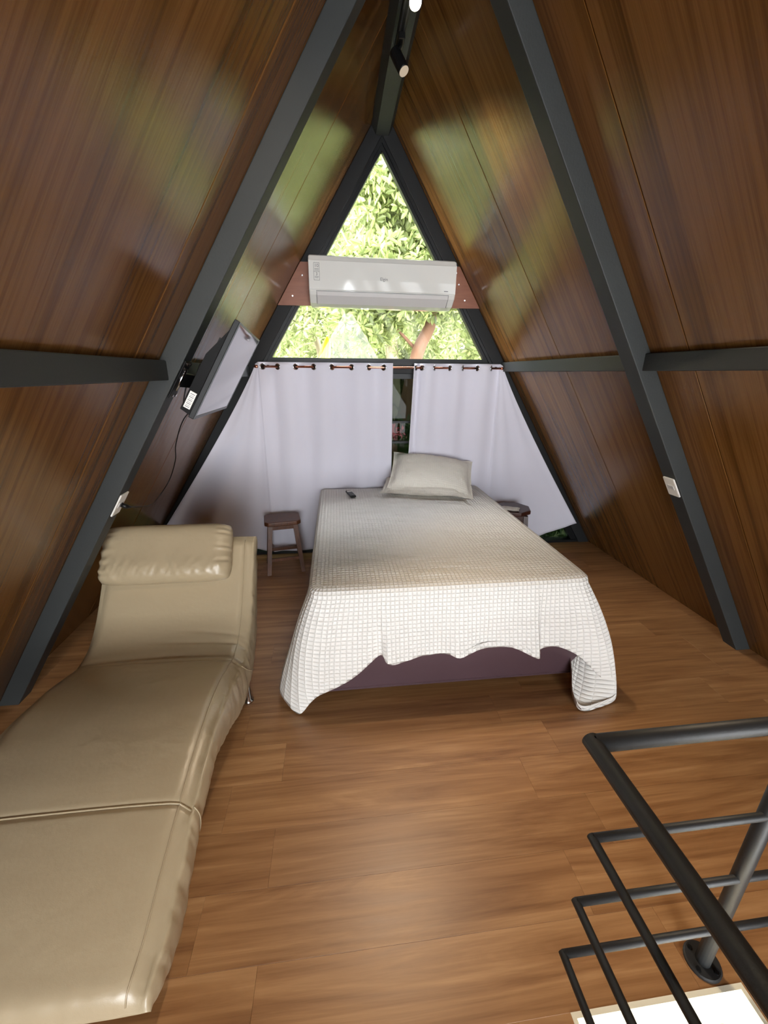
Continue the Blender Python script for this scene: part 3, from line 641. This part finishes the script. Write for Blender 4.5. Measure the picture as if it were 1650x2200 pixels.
# ================================================================== AIR CONDITIONER on its board
bd = empty('mounting_board', (XR, YE - .01, 2.085)); tag(bd, 'reddish brown board across the gable behind the air conditioner', 'board')
bm = bmesh.new(); prism(bm, [(roof_x(-1, 2.085) + .004, YE - .021, 2.085), (roof_x(1, 2.095) - .004, YE - .021, 2.095), (roof_x(1, 2.385) - .004, YE - .021, 2.385), (roof_x(-1, 2.38) + .004, YE - .021, 2.38)], (0, .019, 0))
obj('plank', bm, M_BOARD, bd)
for x, z in ((-.16, 2.345), (-.22, 2.29), (-.30, 2.15), (.965, 2.34), (.99, 2.26), (1.045, 2.15)): obj('screw', tube(bmesh.new(), [(x, YE - .0235, z), (x, YE - .0205, z)], .006, 10), M_CHROME, bd)
ac = empty('air_conditioner', (.375, YE - .022, 2.2)); tag(ac, 'white split air conditioner mounted on the board above the curtains', 'air conditioner')
AM = pose((.372, YE - .022, 2.225), 0, math.radians(.45), 0)
h2 = .535
def ac_prof(inset=0):
    # (depth toward room, z)
    return [(0, .145), (.10, .158), (.175, .157), (.205, .145), (.217, .12), (.222, .0), (.22, -.075), (.205, -.10), (.15, -.145), (.09, -.162), (0, -.158)]
bm = bmesh.new(); prism(bm, [(-h2, -d, z) for d, z in ac_prof()], (2 * h2, 0, 0)); bmesh.ops.recalc_face_normals(bm, faces=bm.faces[:])
bmesh.ops.bevel(bm, geom=[e for e in bm.edges if (abs(e.verts[0].co.x - e.verts[1].co.x) < 1e-6)], offset=.012, segments=3, profile=.5, affect='EDGES')
o = obj('body', bm, M_AC, ac, world=AM)
bm = bmesh.new(); prism(bm, [(-h2 + .004, -d, z) for d, z in ((.2235, .118), (.2275, .112), (.2295, .0), (.2275, -.066), (.222, -.070))], (2 * h2 - .008, 0, 0)); obj('front_panel', bm, M_AC, ac, world=AM)
bm = bmesh.new(); prism(bm, [(-h2 + .055, -d, z) for d, z in ((.225, -.080), (.2145, -.103), (.154, -.150), (.150, -.1445), (.205, -.099), (.2185, -.078))], (2 * h2 - .11, 0, 0)); obj('louver', bm, M_ACV, ac, world=AM)
for x in (-h2 + .053, h2 - .053): 
    bm = bmesh.new(); prism(bm, [(x - .0012, -d, z) for d, z in ((.2256, -.080), (.215, -.1035), (.156, -.151), (.150, -.1445), (.2185, -.078))], (.0024, 0, 0)); obj('vent_gap', bm, M_GREY, ac, world=AM)
bm = box(-h2 + .05, h2 - .05, -.2232, -.2215, -.0765, -.0735); obj('panel_gap', bm, M_GREY, ac, world=AM)
TX = AM @ Matrix.Translation((0, -.2302, .01)) @ Matrix.Rotation(math.pi / 2, 4, 'X')
text_mesh('logo', 'Elgin', .030, M_GREY, TX, ac)
def lab(dx, dz): return AM @ Matrix.Translation((dx, -.2302, dz)) @ Matrix.Rotation(math.pi / 2, 4, 'X')
bm = bmesh.new(); x0, x1, z0, z1 = -.497, -.457, -.012, .098
for a in ((x0, x1, z0, z0 + .002), (x0, x1, z1 - .002, z1), (x0, x0 + .002, z0, z1), (x1 - .002, x1, z0, z1), (x0, x1, .042, .044), (x0 + .006, x1 - .006, .058, .0605), (x0 + .006, x1 - .006, .050, .0525), (x0 + .006, x1 - .006, .010, .0125), (x0 + .008, x1 - .008, .003, .0055)):
    bx(bm, a[0], a[1], -.2303, -.2290, a[2], a[3])
obj('energy_label', bm, M_GREY, ac, world=AM)
text_mesh('label_number', '10', .030, M_GREY, lab(-.477, .078), ac); text_mesh('label_number', '3', .028, M_GREY, lab(-.477, .027), ac)
obj('badge', box(.445, .475, -.2299, -.2285, -.054, -.049), M_GREY, ac, world=AM)

# ================================================================== TELEVISION on the left rafter
TVC = Vector((-.48747, 2.10866, 1.59281)); n_, f1, f2 = Vector((.8574129, .05262498, -.51193137)), Vector((-.07258669, .99717986, -.01906543)), Vector((.50948434, .05350635, .85881475))
TM = Matrix(((f1.x, f2.x, n_.x, TVC.x), (f1.y, f2.y, n_.y, TVC.y), (f1.z, f2.z, n_.z, TVC.z), (0, 0, 0, 1)))
tv = empty('television', TVC); tag(tv, 'black flat television hung under the left slope by a wall bracket', 'television')
hw, hh = .365, .2117
obj('bezel', box(-hw, hw, -hh, hh, -.022, 0, bev=.003, seg=2), M_BLACK, tv, world=TM)
bm = bmesh.new()
for a in ((-hw + .002, hw - .002, -hh + .002, -hh + .016), (-hw + .002, -hw + .010, -hh + .016, hh - .002), (hw - .010, hw - .002, -hh + .016, hh - .002), (-hw + .010, hw - .010, hh - .010, hh - .002)): bx(bm, a[0], a[1], a[2], a[3], -.001, .0025)
obj('screen_trim', bm, M_BEZEL, tv, world=TM)
obj('screen', box(-hw + .010, hw - .010, -hh + .016, hh - .010, -.002, .0012), M_SCREEN, tv, world=TM)
bm = bmesh.new(); A = [(-.352, -.205), (.352, -.205), (.352, .17), (-.352, .17)]; B = [(-.345, -.20), (.345, -.20), (.345, .04), (-.345, .04)]
va = [bm.verts.new((x, y, -.022)) for x, y in A]; vb = [bm.verts.new((x, y, -.064)) for x, y in B]; bm.faces.new(va[::-1]); bm.faces.new(vb)
for i in range(4): bm.faces.new((va[i], va[(i + 1) % 4], vb[(i + 1) % 4], vb[i]))
obj('rear_housing', bm, M_BLACK, tv, world=TM)
bm = box(-.3525, -.348, -.185, -.115, -.056, -.030); st_ = obj('sticker', bm, M_WHITE, tv, world=TM); tag(st_, 'white barcode sticker')
sp = bmesh.new()
for k in range(9): bx(sp, -.3530, -.3524, -.180 + k * .0068, -.177 + k * .0068 - .0012 * (k % 2), -.052, -.034)
o = obj('barcode', sp, M_GREY, st_, world=TM)
# bracket: two plates, folding arm, rails
br = empty('television_mount', (-.64, 1.9, 1.62)); tag(br, 'black folding metal mount joining the television to the left rafter', 'mount')
SM = slope_matrix(-1); xsl = 1.615 * SL / ZR
def sl(x, y, nn): return SM @ Vector((x, -y, nn))
bm = bmesh.new(); bx(bm, xsl - .085, xsl + .085, -(YB + .085), -(YB + .01), .083, .089, bev=.002); obj('rafter_plate', bm, M_BLACK, br, world=SM)
for dx, yy in ((-.072, YB + .03), (-.072, YB + .065), (.05, YB + .03), (.072, YB + .065), (.072, YB + .03)):
    obj('bolt', tube(bmesh.new(), [sl(xsl + dx, yy, .089), sl(xsl + dx, yy, .095)], .006, 8), M_CHROME, br)
tvx = lambda a, b, c: TM @ Vector((a, b, c))
for a in (-.13, .05):
    bm = bmesh.new(); bx(bm, a - .012, a + .012, -.12, .12, -.085, -.071, bev=.002); obj('vesa_rail', bm, M_BLACK, br, world=TM)
bm = bmesh.new(); bx(bm, -.142, .062, -.05, .05, -.092, -.085); obj('vesa_plate', bm, M_BLACK, br, world=TM)
A0 = sl(xsl, YB + .05, .089); E1 = sl(xsl, YB + .19, .11); T0 = tvx(-.04, 0, -.092)
def arm(p, q, half=.03, th=.006):
    bm = bmesh.new(); d = q - p; up = Vector((W, 0, ZR)).normalized(); side = d.cross(up).normalized() * th
    prism(bm, [p - side - up * half, p + side - up * half, p + side + up * half, p - side + up * half], d); return bm
obj('arm', arm(A0, E1), M_BLACK, br); obj('arm', arm(E1, T0), M_BLACK, br)
up = Vector((W, 0, ZR)).normalized()
for p in (A0, E1, T0): obj('hinge_pin', tube(bmesh.new(), [p - up * .05, p + up * .05], .007, 10), M_CHROME, br, smooth=True)
def smooth_curve(pts, k=8): return [Vector(p) for p in catmull([tuple(p) for p in pts], k)]
obj('cable_loop', tube(bmesh.new(), smooth_curve([tvx(-.1, -.04, -.05), tvx(-.14, -.09, -.12), sl(xsl - .09, 1.93, .12), sl(xsl - .05, 1.90, .14), tvx(-.13, -.02, -.11), tvx(-.2, -.10, -.06)]), .003, 6), M_BLACK, br, smooth=True)
# outlets on the rafters
def outlet(s, zc, lab_, plug):
    M = slope_matrix(s); x = zc * SL / ZR; yc = YB + .046; e = empty('wall_outlet', M @ Vector((x, s * yc, .083))); tag(e, lab_, 'outlet')
    bm = bmesh.new(); bx(bm, x - .058, x + .058, s * yc - .037, s * yc + .037, .0825, .0895, bev=.006, seg=3); obj('plate', bm, M_WHITE, e, world=M)
    bm = bmesh.new(); bx(bm, x - .014, x + .014, s * yc - .02, s * yc + .02, .089, .0915, bev=.002); sk_ = obj('socket', bm, M_ACV, e, world=M)
    for d in (-.008, 0, .008): obj('socket_hole', tube(bmesh.new(), [M @ Vector((x, s * yc + d, .0912)), M @ Vector((x, s * yc + d, .0919))], .002, 8), M_BLACK, sk_)
    return M, x, yc
outlet(1, 1.091, 'white outlet plate on the right rafter', False)
M, x, yc = outlet(-1, 1.078, 'white outlet plate on the left rafter with a black plug in it', True)
pc = empty('power_cord', M @ Vector((x, -yc, .1))); tag(pc, 'thin black power cord hanging from the television to the left outlet', 'cord')
obj('plug', tube(bmesh.new(), [M @ Vector((x, -yc, .0925)), M @ Vector((x, -yc - .004, .112)), M @ Vector((x - .002, -yc - .02, .125))], [.011, .011, .006], 10), M_BLACK, pc, smooth=True)
obj('cable', tube(bmesh.new(), smooth_curve([M @ Vector((x - .002, -yc - .02, .124)), (-1.03, 2.10, .945), (-1.09, 2.38, .865), (-1.13, 2.58, .845), (-1.09, 2.70, .93), (-1.0, 2.62, 1.08), (-.93, 2.48, 1.2), (-.82, 2.36, 1.36), tvx(.03, -.16, -.06)]), .0032, 6), M_BLACK, pc, smooth=True)

# ================================================================== TRACK LIGHT
tr = empty('light_track', (XR - .005, 0, 3.16)); tag(tr, 'black track rail along the ridge beam carrying the spotlights', 'light track')
obj('rail', box(XR - .03, XR + .006, -3.6, 2.70, 3.145, 3.176, bev=.002), M_BLACK, tr); obj('end_cap', box(XR - .032, XR + .008, 2.70, 2.712, 3.143, 3.176), M_BEZEL, tr)
for dx in (-.0225, -.0035): obj('conductor', box(XR + dx - .003, XR + dx + .003, -3.58, 2.69, 3.1435, 3.1455), M_BEZEL, tr)
def spot(name, lab_, y, a, b, lens, power, cat='spotlight', col=(1, .80, .58)):
    e = empty('spotlight', (XR - .012, y, 3.145)); tag(e, lab_, cat, 'spotlights on the ridge track'); a = Vector(a); b = Vector(b); d = (b - a).normalized()
    obj('adapter', box(XR - .028, XR + .004, y - .05, y + .05, 3.118, 3.146, bev=.003), M_BLACK, e)
    obj('stem', tube(bmesh.new(), [(XR - .012, y, 3.12), a.lerp(b, .3)], .006, 10), M_BLACK, e, smooth=True)
    bm = tube(bmesh.new(), [a, a + d * .004, b - d * .002, b], [.024, .028, .028, .0265], 24); hs_ = obj('housing', bm, M_BLACK, e, smooth=False)
    bm = tube(bmesh.new(), [b, b + d * .0015], .0245, 24); obj('lens', bm, lens, hs_)
    if power:
        ld = bpy.data.lights.new(name, 'SPOT'); ld.energy = power; ld.color = col; ld.spot_size = math.radians(68); ld.spot_blend = .8; ld.shadow_soft_size = .03
        lo = bpy.data.objects.new(name, ld); COL.objects.link(lo); lo.matrix_basis = Matrix.Translation(b + d * .01) @ (-d).to_track_quat('Z', 'Y').to_matrix().to_4x4(); attach(lo, e)
    return e
spot('spot_lamp', 'black cylinder spotlight at the far end of the ridge track', 2.60, (.345, 2.63, 3.115), (.388, 2.59, 3.02), M_LENS2, 55)
spot('spot_lamp', 'lit black spotlight shining toward the viewer at the top edge', 2.235, (.372, 2.268, 3.105), (.374, 2.214, 3.033), M_LENS, 95)
spot('spot_lamp', 'black spotlight on the ridge track above the viewer', .4, (.372, .37, 3.10), (.30, .45, 3.03), M_LENS2, 30)

# ================================================================== RAILING round the stair opening
RY, RX = .572, .549
rl = empty('stair_railing', (1.0, RY, 0)); tag(rl, 'black tubular metal railing around the stair opening', 'railing')
def pipe(name, pts, r): return obj(name, tube(bmesh.new(), pts, r, 18), M_RAIL, rl, smooth=True)
H = [(.893, .0175, 'handrail'), (.604, .0098, 'bar'), (.375, .0098, 'bar'), (.16, .0098, 'bar')]
for z, r, nm_ in H:
    x0 = .497 if nm_ == 'handrail' else RX
    pipe(nm_, [(x0, RY, z), (1.75, RY, z)], r); pipe(nm_, [(x0, RY + r * .6, z), (x0, -1.9, z)], r)
pipe('post', [(1.0, RY + .004, 0), (1.0, RY + .004, .88)], .0185); pipe('post', [(RX + .0, -1.88, 0), (RX, -1.88, .88)], .0185); pipe('post', [(1.72, RY, 0), (1.72, RY, .88)], .0185)
for x, y in ((1.0, RY + .004), (RX, -1.88), (1.72, RY)):
    fl_ = obj('base_flange', tube(bmesh.new(), [(x, y, 0), (x, y, .006), (x, y, .009)], [.046, .046, .042], 28), M_RAIL, rl)
    for a in range(4): obj('screw', tube(bmesh.new(), [(x + .033 * math.cos(a * 1.57 + .5), y + .033 * math.sin(a * 1.57 + .5), .009), (x + .033 * math.cos(a * 1.57 + .5), y + .033 * math.sin(a * 1.57 + .5), .013)], .006, 8), M_BLACK, fl_)

# ================================================================== OUTSIDE
g = box(-30, 30, 3.9, 40, -2.9, -2.7); tag(obj('ground', g, M_GROUND), 'mossy ground under the trees outside the window', kind='structure')
LV = np.array([(0, 0, 0), (.34, .14, .03), (.72, .17, .02), (1, 0, -.08), (.72, -.17, .02), (.34, -.14, .03), (.5, 0, -.03)])
LF = [(0, 6, 1), (1, 6, 2), (2, 6, 3), (3, 6, 4), (4, 6, 5), (5, 6, 0)]
def leaf_cloud(name, centres, per, size, mat, parent, spread=1.0):
    V = []; F = []; base = 0
    for c in centres:
        ax = rng.normal(size=3); ax[2] = abs(ax[2]) * .5 + .1; ax /= np.linalg.norm(ax)
        u = np.cross(ax, [0, 0, 1.]); u /= np.linalg.norm(u) + 1e-9; v = np.cross(ax, u)
        a0 = rng.uniform(0, 6.28)
        for k in range(per):
            a = a0 + 6.283 * k / per + rng.normal() * .2; d = u * math.cos(a) + v * math.sin(a) + ax * rng.uniform(-.1, .5); d /= np.linalg.norm(d)
            nrm = np.cross(d, np.cross(ax, d)) + rng.normal(size=3) * .25; nrm -= d * nrm.dot(d); nrm /= np.linalg.norm(nrm); b = np.cross(nrm, d); s = size * rng.uniform(.65, 1.2)
            pts = c + d * .02 + s * (LV[:, :1] * d + LV[:, 1:2] * b * 1.0 + LV[:, 2:3] * nrm)
            V.append(pts); F += [tuple(base + i for i in f) for f in LF]; base += 7
    me = bpy.data.meshes.new(name); me.from_pydata(np.concatenate(V).tolist(), [], F); o = link(name, me, mat, parent); o['kind'] = 'stuff'; return o
def tree(label, root, trunk, branches, blobs, n, per, size, mat, bark, name='tree', leaf_parts=0):
    e = empty(name, root); tag(e, label, 'tree')
    obj('trunk', tube(bmesh.new(), smooth_curve(trunk[0], 6), [trunk[1] * (1 - .6 * i / (6 * (len(trunk[0]) - 1))) for i in range(6 * (len(trunk[0]) - 1) + 1)], 10), bark, e, smooth=True)
    for pts, r in branches:
        m_ = 6 * (len(pts) - 1) + 1; obj('branch', tube(bmesh.new(), smooth_curve(pts, 6), [r * (1 - .75 * i / m_) for i in range(m_)], 7), bark, e, smooth=True)
    C = []
    tot = sum(b[3] * b[4] * b[5] for b in blobs)
    for (x, y, z, rx, ry, rz) in blobs:
        k = int(n * rx * ry * rz / tot) + 1; d = rng.normal(size=(k, 3)); d /= np.linalg.norm(d, axis=1)[:, None]; d *= (rng.uniform(.15, 1, size=(k, 1)) ** .45); C.append(np.array([x, y, z]) + d * np.array([rx, ry, rz]))
    C = np.concatenate(C); C = C[C[:, 1] > 4.3]
    leaf_cloud('foliage', C, per, size, mat, e)
    if leaf_parts:
        me = bpy.data.meshes.new('leaf'); me.from_pydata((LV * size * 1.15).tolist(), [], LF); me.materials.append(mat)
        near = C[np.argsort(C[:, 1])][:leaf_parts]
        for c in near:
            o = link('leaf', me, None, world=Matrix.Translation(Vector(c) + Vector(rng.normal(size=3) * .05)) @ Matrix.Rotation(rng.uniform(0, 6.28), 4, 'Z') @ Matrix.Rotation(rng.uniform(.2, 1.3), 4, 'Y') @ Matrix.Rotation(rng.uniform(-.6, .6), 4, 'X')); attach(o, e)
    return e
tree('leafy tree with a leaning brown trunk right of centre outside the window', (.7, 6.6, -2.7), ([(.7, 6.6, -2.7), (.95, 6.6, 0), (1.22, 6.5, 1.75), (1.45, 6.5, 2.35), (1.5, 6.6, 3.2), (1.3, 6.7, 4.2)], .13),
     [([(1.44, 6.5, 2.3), (1.0, 6.4, 2.9), (.6, 6.3, 3.5)], .04), ([(1.48, 6.5, 2.8), (2.0, 6.4, 3.2), (2.4, 6.3, 3.4)], .04), ([(1.3, 6.6, 1.9), (.8, 6.3, 2.3), (.4, 6.0, 2.6)], .03)],
     [(.9, 6.1, 2.75, .9, .6, .55), (1.7, 6.0, 3.0, .8, .6, .7), (1.1, 6.2, 3.8, .9, .7, .6), (.5, 6.3, 2.3, .5, .4, .4), (2.3, 6.2, 2.2, .5, .5, .5), (.6, 6.4, 4.4, .7, .5, .4)], 1900, 8, .135, M_LEAF, M_BARK, leaf_parts=200)
tree('slender pale-stemmed tree left of centre outside the window', (-.25, 7.4, -2.7), ([(-.25, 7.4, -2.7), (-.3, 7.4, .5), (-.22, 7.4, 1.8), (-.42, 7.4, 2.6), (-.2, 7.4, 3.6), (.1, 7.4, 4.8)], .075),
     [([(-.3, 7.4, 2.2), (-.9, 7.2, 2.6), (-1.5, 7.2, 3.2)], .035), ([(-.3, 7.4, 3.0), (.25, 7.0, 3.35), (.7, 6.9, 3.9)], .03), ([(.5, 7.1, 3.1), (.2, 7.0, 3.5), (-.1, 6.9, 4.1)], .02), ([(.5, 7.1, 3.1), (.85, 7.0, 3.6), (1.0, 6.9, 4.2)], .018)],
     [(-.9, 6.9, 2.3, .7, .5, .6), (-.4, 6.9, 2.75, .5, .4, .35), (-1.1, 6.9, 3.4, .7, .5, .6), (.1, 7.2, 4.9, .8, .6, .5), (-.8, 6.6, 1.5, .6, .4, .5)], 1000, 7, .12, M_LEAF2, M_BARK2)
tree('tall pale green tree behind the others outside the window', (1.4, 10, -2.7), ([(1.4, 10, -2.7), (1.4, 10, 1), (1.2, 10, 4), (1.3, 10, 7)], .2), [([(1.3, 10, 3), (2.5, 9.6, 4), (3.3, 9.5, 5)], .07), ([(1.3, 10, 3.5), (.2, 9.6, 4.6), (-.4, 9.4, 5.4)], .06)],
     [(1.2, 9.8, 5.4, 1.6, 1, 1.2), (2.6, 9.6, 4.2, 1.3, 1, 1.1), (0, 9.6, 4.4, 1.0, .9, 1.0), (1.4, 9.9, 2.9, 1.8, 1, .9), (2.8, 9.8, 2.3, 1.2, .9, .9)], 2000, 7, .15, M_LEAF2, M_BARK2)
tree('broad hazy tree far back on the left outside the window', (-1.8, 11, -2.7), ([(-1.8, 11, -2.7), (-1.8, 11, 1), (-1.6, 11, 3), (-1.7, 11, 5)], .18), [([(-1.7, 11, 2), (-.8, 10.8, 3), (-.3, 10.6, 4)], .06)],
     [(-1.6, 10.7, 2.3, 1.5, 1, 1.0), (-.4, 10.6, 1.8, 1.0, .8, .8), (-1.2, 10.8, 3.9, 1.0, .8, .8)], 1200, 7, .14, M_LEAF2, M_BARK2)
tree('low dark shrub outside the lower window seen in the curtain gap', (.7, 5.6, -2.7), ([(.7, 5.6, -2.7), (.7, 5.6, -1.2), (.6, 5.6, .6)], .06), [([(.7, 5.6, -1.2), (1.3, 5.5, -.3), (1.8, 5.4, .2)], .04)],
     [(.7, 5.6, .5, .9, .4, .7), (1.9, 5.5, -.3, .9, .5, .8), (-.4, 5.6, 0, .8, .5, .8), (.8, 5.7, -1, 1.2, .5, .8), (2.9, 5.7, -.6, .8, .5, .9)], 750, 7, .15, M_LEAF3, M_BARK, name='shrub')
proto = None
for k, (x, y, sc_) in enumerate([(-9, 15, 1.25), (-5.5, 13.5, 1.1), (-2.6, 14.5, 1.2), (.3, 13.5, 1.15), (3.4, 14.2, 1.2), (6.4, 13.2, 1.1), (9.6, 14.5, 1.25), (13, 15, 1.3), (-13, 15.5, 1.3)]):
    if proto is None:
        proto = empty('forest_tree', (0, 0, 0))
        tag(proto, 'forest tree in the dense row far outside the window', 'tree', 'forest trees in the background')
        kids = [obj('trunk', tube(bmesh.new(), [(0, 0, -2.7), (.1, 0, 1), (0, 0, 5)], [.25, .2, .08], 10), M_BARK2, proto, smooth=True)]
        C = []
        for (bx_, by_, bz_, rx, ry, rz, nn) in ((0, 0, 4.2, 2.1, 1.3, 2.4, 420), (-.6, -.3, 1.0, 2.0, 1.2, 1.6, 330), (.8, -.2, 7.0, 1.7, 1.2, 1.7, 260), (.2, -.2, -1.2, 2.0, 1.2, 1.2, 200)):
            d = rng.normal(size=(nn, 3)); d /= np.linalg.norm(d, axis=1)[:, None]; d *= rng.uniform(.1, 1, size=(nn, 1)) ** .4; C.append(np.array([bx_, by_, bz_]) + d * np.array([rx, ry, rz]))
        kids.append(leaf_cloud('foliage', np.concatenate(C), 7, .36, M_LEAF2, proto)); r_ = proto
        proto.location = (x, y, 0); proto.scale = (sc_,) * 3
        for c_ in kids: c_.matrix_parent_inverse = Matrix.Identity(4)
    else:
        r_ = proto.copy(); COL.objects.link(r_); r_.location = (x, y, 0); r_.scale = (sc_, sc_, sc_ * random.uniform(.9, 1.1)); r_.rotation_euler = (0, 0, random.uniform(0, 6))
        for c_ in kids:
            d_ = c_.copy(); COL.objects.link(d_); d_.parent = r_
    r_.location.z = -2.7 + 2.7 * r_.scale[2]
# lime banana-like leaf, and a blossom-shaped stand-in for an unidentified pink object
e = empty('broad_leaf_plant', (-.18, 6.2, -2.7)); tag(e, 'lime green upright broad leaf outside the window at lower left', 'plant')
obj('stalk', tube(bmesh.new(), [(-.18, 6.2, -2.7), (-.21, 6.2, 1.5)], [.03, .012], 8), M_LIME, e, smooth=True)
P = []
for i in range(13):
    t = i / 12; wd = .085 * math.sin(math.pi * (t * .93 + .05)) ** .6
    P.append([(-.21 + .13 * t + (k - 2) / 2 * wd, 6.2 - .05 * abs(k - 2), 1.45 + .62 * t) for k in range(5)])
lf = link('leaf_blade', grid_mesh('leaf_blade', P), M_LIME, e); lf.modifiers.new('thickness', 'SOLIDIFY').thickness = .003
e = empty('pink_stand_in', (.66, 5.0, -2.7)); tag(e, 'pink stand-in for an unidentified object outside, seen low in the gap between the curtains', 'stand-in')
obj('stem', tube(bmesh.new(), [(.66, 5.0, -2.7), (.70, 5.0, .85)], [.02, .008], 8), M_BARK, e, smooth=True)
leaf_cloud('pink_cluster', [np.array((.70 + .07 * rng.normal(), 5.0 + .03 * rng.normal(), .89 + .03 * rng.normal())) for _ in range(14)], 6, .06, M_PINK, e)
